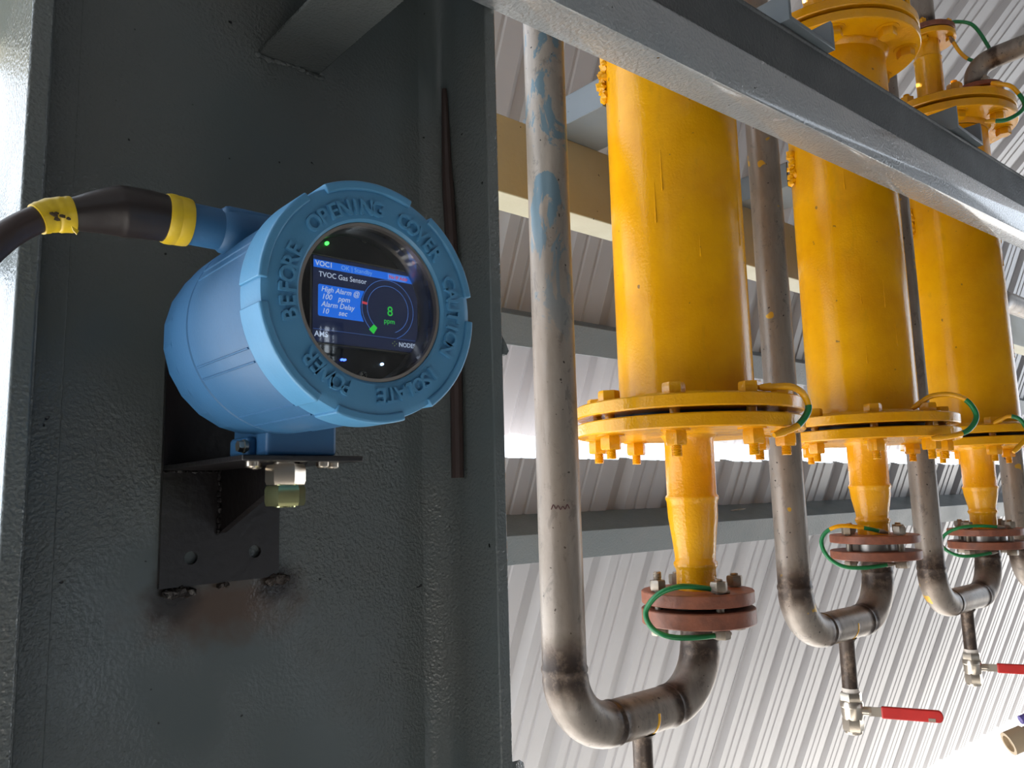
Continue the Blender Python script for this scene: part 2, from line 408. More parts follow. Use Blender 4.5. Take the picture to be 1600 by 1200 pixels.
for k, (a, b, c, d) in enumerate(WINS):
    wb = new()
    for i in range(1, 3): x = a+(b-a)*i/3; box(wb, (x-0.012, -6.09, c), (x+0.012, -6.06, d))
    for i in range(1, 4): z = c+(d-c)*i/4; box(wb, (a, -6.09, z-0.012), (b, -6.06, z+0.012))
    for q in ((a, a+0.04, c, d), (b-0.04, b, c, d)): box(wb, (q[0], -6.11, q[2]), (q[1], -6.04, q[3]))
    for q in ((c, c+0.04), (d-0.04, d)): box(wb, (a, -6.11, q[0]), (b, -6.04, q[1]))
    tag(obj('window_%d' % (k+1), wb, M_steel_s), kind='structure')

# ================================================================== BEAMS
def prof_beam(name, prof, x0, x1, slope, mat, label, xr=0.0, n=1):
    """prof: closed (y,z) polygon swept along x; z rises by slope"""
    bm = new(); A = [bm.verts.new((x0, y, z+slope*(x0-xr))) for y, z in prof]; B = [bm.verts.new((x1, y, z+slope*(x1-xr))) for y, z in prof]
    k = len(prof)
    for i in range(k): bm.faces.new((A[i], A[(i+1)%k], B[(i+1)%k], B[i]))
    bm.faces.new(A[::-1]); bm.faces.new(B)
    o = obj(name, bm, mat, None, 28); return tag(o, label, 'steel beam' if label else None) if label else tag(o, None, 'part')
zb = 2.0137
beam = thing('built_up_beam', (0.547, 0.575, zb), 'thick grey steel beam sloping across in front of the yellow vessels, dark upper half', 'steel beam')
def beam_part(name, prof, mat):
    o = prof_beam(name, prof, 0.30, 3.4, 0.0287, mat, None, 0.547); del o['category']; o.parent = beam; o.location = -beam.location; return o
beam_part('lower_box_section', [(0.600,zb),(0.5540,zb),(0.5508,zb+.0012),(0.550,zb+.004),(0.550,zb+.0640),(0.5512,zb+.0670),(0.5545,zb+.0685),(0.600,zb+.0685)], M_steel)
beam_part('upper_channel', [(0.600,zb+.0685),(0.5575,zb+.0685),(0.5575,zb+.1440),(0.5550,zb+.1460),(0.5550,zb+.149),(0.600,zb+.149)], M_dark_s)
z1 = 2.045
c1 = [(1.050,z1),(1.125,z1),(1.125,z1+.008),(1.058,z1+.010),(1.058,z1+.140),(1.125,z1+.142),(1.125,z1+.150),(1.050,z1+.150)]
o = prof_beam('channel_beam', c1, -0.4, 4.6, 0.0, M_grey_bounce, 'grey channel beam with painted-in yellow bounce light behind the yellow vessels, at mid height of the picture')
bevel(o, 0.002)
def purlin(name, tip, label):
    ty, tz = tip; n_ = Vector((0, 0.921, 0.389)); d_ = Vector((0, 0.389, -0.921)); T = Vector((0, ty, tz)); w_ = 0.004
    # C-section: web parallel to the sheet, two flanges reaching back to it
    Pn = lambda a, b: (T+n_*a+d_*b)
    pts = [Pn(0.125,0), Pn(0.001,0), Pn(0,0.001), Pn(0,0.079), Pn(0.001,0.08), Pn(0.125,0.08), Pn(0.125,0.08-w_), Pn(w_,0.08-w_), Pn(w_,w_), Pn(0.125,w_)]
    return prof_beam(name, [(p.y, p.z) for p in pts], -1.0, 8.5, 0.0, M_purlin, label)
purlin('purlin', (1.50, 1.405), 'blue-grey purlin running along the top of the lowest white cladding sheets')
purlin('purlin', (1.50, 1.960), 'blue-grey purlin crossing the upper white cladding sheets above the bright gap')

# self-drilling screws poking through the lower purlin
for sx_, sz_ in ((1.272, 1.440), (2.300, 1.437)):
    b = new(); p0 = Vector((sx_, 1.535, sz_)); dd = Vector((0.25, -0.9, 0.12)).normalized(); tube(b, [p0+dd*-0.02, p0+dd*0.02, p0+dd*0.030], [0.0028,0.0028,0.0008], 8)
    tag(obj('roofing_screw', b, M_bolt), 'tiny screw tip sticking out of the lower purlin '+('left of' if sx_ < 2 else 'right of')+' the nearest yellow vessel', 'screw')
# ================================================================== COLUMN
colm = thing('steel_column', (0.31, 0.69, -1.0), 'big dark blue-grey I-section steel column that carries the gas detector', 'column')
wb = new(); box(wb, (0.102, 0.690, -1), (0.503, 0.699, 3.6)); obj('web', wb, M_web, colm)
fl = new(); box(fl, (0.0905, 0.602, -1), (0.1035, 0.788, 3.6)); bevel(obj('flange', fl, M_web, colm), 0.0015)
fr_ = new(); box(fr_, (0.4985, 0.602, -1), (0.5125, 0.788, 3.6)); bevel(obj('flange', fr_, M_web, colm), 0.0015)
# root fillets
for side in (1, -1):
    fb = new(); rad = 0.030; x0 = 0.4985 if side == 1 else 0.1035
    pts = [(x0, 0.690)] + [(x0-side*rad*(1-math.sin(a)), 0.690-rad*(1-math.cos(a))) for a in [PI/2*i/8 for i in range(9)]]
    pts = [(x0, 0.6905)]+[(x0-side*(rad-rad*math.sin(PI/2*i/8)), 0.6905-(rad-rad*math.cos(PI/2*i/8))) for i in range(9)]
    A = [fb.verts.new((p[0], p[1], -1.0)) for p in pts]; B = [fb.verts.new((p[0], p[1], 3.6)) for p in pts]
    for i in range(len(pts)): fb.faces.new((A[i], A[(i+1)%len(pts)], B[(i+1)%len(pts)], B[i]))
    obj('root_fillet', fb, M_web, colm, 50)
# shallow plate edge running up the left of the web
sp = new(); box(sp, (0.118, 0.6865, -1), (0.139, 0.6905, 3.6)); bevel(obj('edge_strip', sp, M_web, colm), 0.0015)
# paint curl hanging at the right flange edge and a ragged scab lower down
pc = new()
pts = [(0.5130, 0.606, 1.668), (0.5140, 0.604, 1.660), (0.5165, 0.601, 1.652), (0.5185, 0.600, 1.645), (0.5165, 0.601, 1.641), (0.5120, 0.604, 1.642)]
extrude_poly(pc, pts, (0.001, 0.006, 0)); obj('paint_curl', pc, M_web, colm)
pc = new(); blobmesh(pc, (0.516, 0.604, 1.246), 0.009, 5, 2, (1.1, 0.5, 0.9)); obj('weld_scab', pc, M_web, colm)
# slim offcut bar leaning on the right flange
rb = new(); P_ = [(0.493,0.668,1.946),(0.493,0.6665,1.90),(0.492,0.664,1.85),(0.491,0.659,1.80),(0.490,0.654,1.75),(0.490,0.651,1.70),(0.490,0.651,1.60),(0.490,0.651,1.52)]
tube(rb, spline(P_, 4), [0.0030+0.0035*min(1, i/10) for i in range(29)], 10)
tag(obj('rubber_strip', rb, M_cable), 'thin dark brown rubber strip standing against the right flange of the column', 'strip')
# strut welded to the web near the top
st = thing('angle_strut', (0.322, 0.69, 1.95), 'dark steel strut welded to the column web at the top of the picture', 'strut')
sb = new(); box(sb, (0.2905, 0.30, 1.9245), (0.3535, 0.690, 1.9285)); box(sb, (0.3495, 0.30, 1.9285), (0.3535, 0.690, 1.985))
bevel(obj('bar', sb, M_web, st), 0.001)
wd = new()
for i in range(14):
    q = i/13; blobmesh(wd, (0.289+0.066*q, 0.6885, 1.9225-0.0015*math.sin(q*9)), 0.0026+0.0018*random.random(), i, 1, (1.2, .6, .8))
for i in range(4): blobmesh(wd, (0.3545, 0.6885, 1.926+0.005*i), 0.0026, 40+i, 1)
obj('weld_bead', wd, M_web, st)

# ================================================================== DETECTOR BRACKET
br = thing('mounting_bracket', (0.265, 0.689, 1.43), 'black painted steel bracket welded to the column under the blue detector', 'bracket')
def plate_xz(outline, holes, y0, th):
    cu = bpy.data.curves.new('plate', 'CURVE'); cu.dimensions = '2D'; cu.fill_mode = 'BOTH'; cu.extrude = th/2
    def poly(ps):
        s = cu.splines.new('POLY'); s.points.add(len(ps)-1); s.use_cyclic_u = True
        for i, (a, b) in enumerate(ps): s.points[i].co = (a, b, 0, 1)
    poly(outline)
    for hx, hz, hr in holes: poly([(hx+hr*math.cos(2*PI*i/24), hz+hr*math.sin(2*PI*i/24)) for i in range(24)])
    o = bpy.data.objects.new('tmp', cu); me = bpy.data.meshes.new_from_object(o); bpy.data.objects.remove(o); bpy.data.curves.remove(cu)
    me.transform(Matrix.Translation((0, y0, 0)) @ FACE); me.materials.clear()
    return me
pm = plate_xz([(0.2145,1.4335),(0.3160,1.4355),(0.3160,1.640),(0.2145,1.640)], [(0.2390,1.4566,0.0055),(0.2938,1.4585,0.0055)], 0.6875, 0.005)
link('back_plate', pm, M_black, br)
sh = new(); box(sh, (0.2145, 0.523, 1.5285), (0.3065, 0.685, 1.5325)); bevel(obj('shelf_plate', sh, M_black, br), 0.0008)
gs = new(); extrude_poly(gs, [(0.262, 0.685, 1.5285), (0.262, 0.535, 1.5285), (0.262, 0.540, 1.5255), (0.262, 0.6845, 1.4760)], (0.006, 0, 0)); obj('gusset', gs, M_black, br)
wd = new(); 
for i in range(12): blobmesh(wd, (0.2605+0.001*random.random(), 0.683, 1.477+0.0045*i), 0.0022+0.001*random.random(), 90+i, 1, (.8,.7,1.2))
for i in range(16): blobmesh(wd, (0.216+0.006*i, 0.6835, 1.5275), 0.0022, 120+i, 1, (1.2,.7,.7))
obj('weld_bead', wd, M_black, br)
wd = new()
for i in range(9): blobmesh(wd, (0.220+0.0022*i+0.002*random.random(), 0.685, 1.4305-0.0025*random.random()), 0.0045+0.002*random.random(), 200+i, 1, (1,.6,.8))
for i in range(7): blobmesh(wd, (0.309+0.0022*i, 0.685, 1.4325+0.003*random.random()-0.0015), 0.0045+0.002*random.random(), 220+i, 1, (1,.6,.8))
for i in range(4): blobmesh(wd, (0.263+0.0022*i, 0.685, 1.4325-0.0015*random.random()), 0.0030, 240+i, 1, (1,.6,.8))
tag(obj('burnt_weld', wd, M_char, br), kind='stuff')
for sx, sy in ((0.2285,0.540),(0.2395,0.560),(0.2800,0.536),(0.2945,0.548),(0.2800,0.580)):
    b = new(); lathe(b, (sx, sy, 0), [(0,1.5245),(0.0038,1.5245),(0.0048,1.5255),(0.0048,1.5285),(0,1.5285)], 16)
    box(b, (sx-0.0006, sy-0.0035, 1.5240), (sx+0.0006, sy+0.0035, 1.5252)); obj('screw', b, M_nickel, br)

# ================================================================== GAS DETECTOR
cx, cz = 0.2440, 1.6170
det = thing('gas_detector', (cx, 0.56, 1.5330), 'round sky-blue gas detector with a lit display on the dark column', 'gas detector')
b = new(); RB = 0.0696
lathe(b, (cx, 0, cz), [(0.056,0.4300),(RB-0.0010,0.4300),(RB,0.4320),(RB,0.5185),(RB-0.0012,0.5195),(RB-0.0012,0.5205),(RB,0.5215),(RB-0.0005,0.5520),(RB-0.003,0.553),(0.05,0.553),(0,0.553)], 96, 'y')
body = obj('housing', b, M_blue, det, 30)
b = new(); lathe(b, (cx, 0, cz), [(0,0.5535),(RB-0.0030,0.5535),(RB-0.0010,0.5545),(RB-0.0025,0.5750),(RB-0.009,0.5900),(RB-0.022,0.6000),(0,0.6020)], 24, 'y', PI/24)
obj('rear_cap', b, M_blue, det, 12)
# raised casting lines along the housing
for a in (205, 212, 150, 156, 250, 240, 98, 104, 285):
    b = new(); ca_, sa_ = math.cos(R(a)), math.sin(R(a)); tx, tz = -sa_, ca_
    def pt(rad, s, y): return (cx+ca_*rad+tx*s, y, cz+sa_*rad+tz*s)
    hexa(b, [pt(RB-0.001,-.0010,0.436), pt(RB-0.001,.0010,0.436), pt(RB-0.001,.0010,0.518), pt(RB-0.001,-.0010,0.518), pt(RB+0.0007,-.0004,0.436), pt(RB+0.0007,.0004,0.436), pt(RB+0.0007,.0004,0.517), pt(RB+0.0007,-.0004,0.517)])
    obj('casting_line', b, M_blue, body)
# cover
RC = 0.0730
b = new(); lathe(b, (cx, 0, cz), [(0.0485,0.4130),(0.0485,0.4040),(0.0500,0.4025),(0.0655,0.4025),(0.0680,0.4030),(0.0705,0.4040),(0.0712,0.4060),(0.0712,0.4295),(0.0600,0.4295),(0.0600,0.4130),(0.0485,0.4130)], 128, 'y')
cover = obj('cover', b, M_blue_d, det, 30)
tag(cover, 'darker blue screw-on cover ring with raised lettering')
for a0, a1 in ((69, 118), (10, 56), (-57, -3), (-111, -74), (-172, -121), (129, 177)):
    b = new(); n = 20
    prof = [(0.0672,0.4030),(0.0678,0.4012),(0.0720,0.4012),(RC,0.4022),(RC,0.4275),(0.0715,0.4290),(0.0668,0.4290)]
    rings = []
    for i in range(n+1):
        a = R(a0+(a1-a0)*i/n); rings.append([b.verts.new((cx+math.cos(a)*p, q, cz+math.sin(a)*p)) for p, q in prof])
    for A, B in zip(rings, rings[1:]):
        for i in range(len(prof)): b.faces.new((A[i], A[(i+1)%len(prof)], B[(i+1)%len(prof)], B[i]))
    b.faces.new(rings[0]); b.faces.new(rings[-1][::-1]); bevel(obj('grip_lug', b, M_blue_d, cover, 30), 0.0006, 2)
for wrd, ac, step in (('OPENING',112.4,7.8),('COVER',55,7.4),('CAUTION',-2.7,7.5),('ISOLATE',-66,6.9),('POWER',-124.5,7.1),('BEFORE',176.5,7.7)):
    b = new(); n = len(wrd)
    for i, chh in enumerate(wrd):
        a = R(ac+step*((n-1)/2-i)); me = text_mesh(chh, 0.0128, 0.0018, 0, 0.00020, 'CENTER', 4, 0.98)
        T = Matrix.Translation((cx+0.0570*math.cos(a), 0.4022, cz+0.0570*math.sin(a))) @ FACE @ Matrix.Rotation(a-PI/2, 4, 'Z') @ Matrix.Translation((0, -0.0046, 0))
        add_mesh(b, me, T)
    me = bpy.data.meshes.new('lettering'); b.to_mesh(me); b.free(); link('lettering', me, M_blue_d, cover)
b = new(); ring_solid(b, (cx,0,cz), 0.0462, 0.0484, 0.4048, 0.4290, 96, 'y', 0.0003); obj('thread_ring', b, M_silver, det)
b = new(); lathe(b, (cx,0,cz), [(0,0.4085),(0.0462,0.4085),(0.0462,0.4135),(0,0.4135)], 96, 'y'); win = obj('window_glass', b, M_glass, det)
# inner floor and display board
b = new(); lathe(b, (cx,0,cz), [(0,0.4310),(0.060,0.4310),(0.060,0.4335),(0,0.4335)], 64, 'y'); board = obj('display_board', b, M_board, det)
SX, SZ, SY = 0.2144, 1.5930, 0.4245
b = new(); box(b, (SX-0.0012, SY+0.0004, SZ-0.0006), (SX+0.0755, 0.431, SZ+0.0536)); scr = obj('screen_module', b, M_board, det)
b = new()
for q in (((SX-0.0014,SZ+0.0531),(SX+0.0757,SZ+0.0538)), ((SX-0.0014,SZ-0.0008),(SX+0.0757,SZ-0.0002)), ((SX+0.0750,SZ-0.0008),(SX+0.0757,SZ+0.0538)), ((SX-0.0014,SZ-0.0008),(SX-0.0007,SZ+0.0538))):
    box(b, (q[0][0], SY-0.0002, q[0][1]), (q[1][0], SY+0.001, q[1][1]))
obj('screen_frame', b, simple('pale_frame', (0.30,0.28,0.22), 0.35, 0.6), scr)
lay = [SY]
def flat(name, pts, mat, dy):
    b = new(); extrude_poly(b, [(SX+p[0], SY-dy, SZ+p[1]) for p in pts], (0, 0.00008, 0)); return obj(name, b, mat, scr)
flat('lit_panel', [(0.0003,0.0004),(0.0745,0.0004),(0.0745,0.0528),(0.0003,0.0528)], E_dark, 0.0000)
flat('header_bar', [(0.0005,0.0456),(0.0726,0.0456),(0.0726,0.0503),(0.0005,0.0503)], E_blue, 0.0002)
flat('alarm_box', [(0.0043,0.0162),(0.0345,0.0162),(0.0327,0.0205),(0.0321,0.0255),(0.0327,0.0305),(0.0349,0.0356),(0.0043,0.0356),(0.0036,0.0349),(0.0036,0.0169)], E_blue, 0.0002)
flat('error_box', [(0.0520,0.0460),(0.0655,0.0460),(0.0655,0.0496),(0.0520,0.0496)], E_lblue, 0.0003)
flat('rule_line', [(0.0005,0.0080),(0.0724,0.0080),(0.0724,0.0082),(0.0005,0.0082)], E_line, 0.0002)
DC = (0.0520, 0.0262)
def arc_band(name, r0_, r1_, a0, a1, mat, dy, n=48):
    b = new(); P1 = [(DC[0]+r1_*math.cos(R(a0+(a1-a0)*i/n)), DC[1]+r1_*math.sin(R(a0+(a1-a0)*i/n))) for i in range(n+1)]
    P0 = [(DC[0]+r0_*math.cos(R(a0+(a1-a0)*i/n)), DC[1]+r0_*math.sin(R(a0+(a1-a0)*i/n))) for i in range(n+1)]
    A = [b.verts.new((SX+p[0], SY-dy, SZ+p[1])) for p in P1]; B = [b.verts.new((SX+p[0], SY-dy, SZ+p[1])) for p in P0]
    for i in range(n): b.faces.new((A[i], A[i+1], B[i+1], B[i]))
    return obj(name, b, mat, scr)
arc_band('dial_ring', 0.0152, 0.0188, -70, 235, E_dark, 0.0003)
arc_band('dial_outline', 0.0188, 0.0190, -70, 235, E_lblue, 0.0004)
arc_band('dial_outline', 0.0150, 0.0152, -70, 235, E_lblue, 0.0004)
arc_band('alarm_mark', 0.0152, 0.0189, 171, 176, E_red, 0.0005, 4)
arc_band('level_mark', 0.0150, 0.0200, 226, 238, E_green, 0.0005, 6)
def txt(s, x, z, size, mat, shear=0, bold=0, xs=1.0, name='screen_text', align='LEFT'):
    me = text_mesh(s, size, 0, shear, bold, align, 3, xs); me.transform(Matrix.Translation((SX+x, SY-0.0006, SZ+z)) @ FACE)
    link(name, me, mat, scr)
txt('VOC1', 0.0014, 0.0466, 0.0044, E_white, 0, 0.00008)
txt('OK | Standby', 0.0185, 0.0466, 0.0040, E_pale)
txt('No IP Addr', 0.0526, 0.0468, 0.0030, E_red, 0, 0.00008)
txt('TVOC Gas Sensor', 0.0037, 0.0401, 0.0046, E_white, 0, 0.00003, 0.93)
txt('High Alarm @', 0.0053, 0.0313, 0.0046, E_white, 0.25, 0.00004, 0.95)
txt('100', 0.0055, 0.0267, 0.0046, E_white, 0.25, 0.00004); txt('ppm', 0.0165, 0.0267, 0.0046, E_white, 0.25, 0.00004)
txt('Alarm Delay', 0.0054, 0.0221, 0.0046, E_white, 0.25, 0.00004, 0.95)
txt('10', 0.0057, 0.0179, 0.0046, E_white, 0.25, 0.00004); txt('sec', 0.0168, 0.0179, 0.0046, E_white, 0.25, 0.00004)
txt('8', 0.0533, 0.0222, 0.0088, E_green, 0, 0, 1, 'screen_text', 'CENTER'); txt('ppm', 0.0528, 0.0172, 0.0046, E_green, 0, 0, 1, 'screen_text', 'CENTER')
txt('AMS', 0.0012, 0.0036, 0.0046, E_white, 0, 0.00008)
txt('NODES', 0.0597, 0.0032, 0.0040, E_white, 0, 0.00008, 0.95)
b = new()
for dx, dz in ((0,0.0013),(0,-0.0013),(0.0014,0),(-0.0014,0)): cyl(b, (SX+0.0566+dx, 0, SZ+0.0047+dz), 0.00036, SY-0.0006, SY-0.0005, 8, 'y')
obj('logo_dots', b, simple('olive_dots', (0.3,0.35,0.05), 0.5) if False else emit('lit_screen_olive', (0.22,0.28,0.06), 1), scr)
for nm, x, z, rad, mt in (('green_led',0.2266,1.6566,0.0011,E_ledg),('blue_led',0.2372,1.5852,0.0007,E_ledb),('blue_led',0.2390,1.5852,0.0007,E_ledb),('white_led',0.2655,1.5849,0.0009,E_ledw)):
    b = new(); lathe(b, (x,0,z), [(0,0.4285),(rad*0.7,0.4288),(rad,0.4296),(rad,0.4310),(0,0.4310)], 14, 'y'); obj(nm, b, mt, board)
for x, z in ((0.2535,1.6648),(0.2516,1.5769)):
    b = new(); lathe(b, (x,0,z), [(0,0.4284),(0.0016,0.4285),(0.0025,0.4292),(0.0026,0.4310),(0,0.4310)], 24, 'y'); s_ = obj('screw', b, M_nickel, board)
    b = new()
    for a in (0.6, 0.6+PI/2):
        ca_, sa_ = math.cos(a), math.sin(a); q = [(1.7,.28),(-1.7,.28),(-1.7,-.28),(1.7,-.28)]
        extrude_poly(b, [(x+(p*ca_-r_*sa_)*0.001, 0.4282, z+(p*sa_+r_*ca_)*0.001) for p, r_ in q], (0,0.0003,0))
    obj('cross_slot', b, M_gasket, s_ if False else board)
# foot of the housing and its clamp bolt
b = new(); box(b, (0.2345, 0.530, 1.5327), (0.2885, 0.590, 1.560)); bevel(obj('foot', b, M_blue, det), 0.003, 3)
b = new(); box(b, (0.2275, 0.548, 1.5327), (0.2360, 0.580, 1.5470)); bevel(obj('foot_lug', b, M_blue, det), 0.003, 3)
b = new(); hexnut(b, (0,0.552,1.5400), 0.0075, 0.2225, 0.2280, 0.3, 'x'); cyl(b, (0,0.552,1.5400), 0.0050, 0.2265, 0.2290, 20, 'x'); obj('clamp_bolt', b, M_nickel, det)
# cable entry on the left of the housing
GZ, GY = 1.6765, 0.500
b = new(); lathe(b, (0, GY, GZ), [(0,0.1560),(0.0133,0.1560),(0.0133,0.1860),(0.0150,0.1885),(0.0160,0.1950),(0.0160,0.2250),(0,0.2250)], 40, 'x'); obj('cable_entry', b, M_blue, det, 30)
b = new(); box(b, (0.1850, 0.488, 1.668), (0.2350, 0.520, 1.6905)); bevel(obj('entry_boss', b, M_blue, det), 0.004, 3)
# sensor fitting underneath
b = new(); cyl(b, (0.2555,0.545,0), 0.0085, 1.5255, 1.5560, 24); hexnut(b, (0.2555,0.545,0), 0.0245, 1.5125, 1.5270, 0.55)
sf = obj('sensor_fitting', b, M_nickel, det); tag(sf, 'brushed nickel hexagon sensor body')
b = new(); hexnut(b, (0.2555,0.545,0), 0.0250, 1.4975, 1.5120, 0.80); cyl(b, (0.2555,0.545,0), 0.0080, 1.4965, 1.5125, 20); o = obj('sensor_cap', b, M_brass, det); tag(o, 'yellow-green plated hexagon cap')

# ================================================================== CABLE
cab = thing('cable', (0.11, GY, 1.67), 'dark cable with heat-shrink sleeve entering the left side of the blue detector', 'cable')
path = spline([(0.150,.5,1.6765),(0.128,.5,1.6760),(0.108,.5,1.6715),(0.0925,.5,1.6660),(0.0800,.499,1.6585),(0.0670,.497,1.6455),(0.0530,.494,1.6240),(0.040,.49,1.592),(0.030,.487,1.55),(0.022,.485,1.48),(0.018,.484,1.30),(0.016,.484,0.0),(0.016,.484,-0.98)], 8)
b = new(); tube(b, path, 0.0078, 20); obj('cable_sheath', b, M_cable, cab)
b = new()
pp = [(0.1640,.5,1.6768),(0.1560,.5,1.6768),(0.1480,.5,1.6768),(0.1400,.5,1.6766),(0.1320,.5,1.6760),(0.1270,.5,1.6755),(0.1200,.5,1.6738),(0.1130,.5,1.6718),(0.1060,.5,1.6695),(0.0990,.5,1.6675)]
tube(b, spline(pp, 4), [0.0138+0.0018*math.sin(min(1,i/20)*PI/2) if i <= 20 else 0.0156-(i-20)/16*0.0066 for i in range(37)], 28); obj('heat_shrink_sleeve', b, M_shrink, cab, 50)
b = new()
for k, (x0, x1, r_) in enumerate(((0.1520,0.1590,0.0158),(0.1570,0.1665,0.0153))):
    tube(b, [(x0,GY,1.6768),(x0+0.002,GY,1.6768),(x1-0.002,GY,1.6768),(x1,GY,1.6768)], [r_-0.0006,r_+0.0002*k,r_,r_-0.0004], 32)
o = obj('tape_band', b, M_tape, cab); tag(o, 'yellow tape band at the housing end')
b = new(); q = [Vector(p) for p in ((0.1010,.5,1.6680),(0.0965,.5,1.6668),(0.0920,.5,1.6658),(0.0875,.4995,1.6635),(0.0835,.499,1.6610))]
tube(b, spline(q, 3), [0.0104,0.0106,0.0103,0.0102,0.0104,0.0100,0.0097,0.0099,0.0096,0.0092,0.0094,0.0090,0.0088], 26)
extrude_poly(b, [(0.0990,.490,1.6580),(0.1030,.490,1.6560),(0.1020,.490,1.6535),(0.1000,.490,1.6555)], (0,0.001,0))
o = obj('tape_band', b, M_tape, cab); tag(o, 'yellow tape band on the cable end, inked')
b = new(); rnd = random.Random(3)
for i in range(9): blobmesh(b, (0.0885+0.0105*rnd.random(), 0.4893, 1.6600+0.0035*rnd.random()), 0.0008+0.0006*rnd.random(), 300+i, 1, (1.3,.3,1))
obj('ink_smudge', b, M_tapemark, cab)

# ================================================================== VESSELS
CX = [1.088, 1.715, 2.342]; VY = 0.81
ORD = ['nearest', 'middle', 'farthest']
def bolt_mesh(b, x, y, top, bot, af, head_top=True, stick=0.016, shank=0.008, rot=0.0, washer=True):
    hh = af*0.62
    if washer:
        cyl(b, (x,y,0), af*0.74, top, top+0.0022, 20); cyl(b, (x,y,0), af*0.74, bot-0.0022, bot, 20)
    t_, u_ = top+0.0022, bot-0.0022
    if head_top:
        hexnut(b, (x,y,0), af, t_, t_+hh*0.9, rot); hexnut(b, (x,y,0), af, u_, u_-hh*1.15, rot+0.4); thread(b, (x,y,0), shank, u_-hh*1.15, u_-hh*1.15-stick)
    else:
        hexnut(b, (x,y,0), af, u_, u_-hh*0.9, rot); hexnut(b, (x,y,0), af, t_, t_+hh*1.1, rot+0.4); thread(b, (x,y,0), shank, t_+hh*1.1, t_+hh*1.1+stick)
    cyl(b, (x,y,0), shank*0.95, bot-0.004, top+0.004, 16)
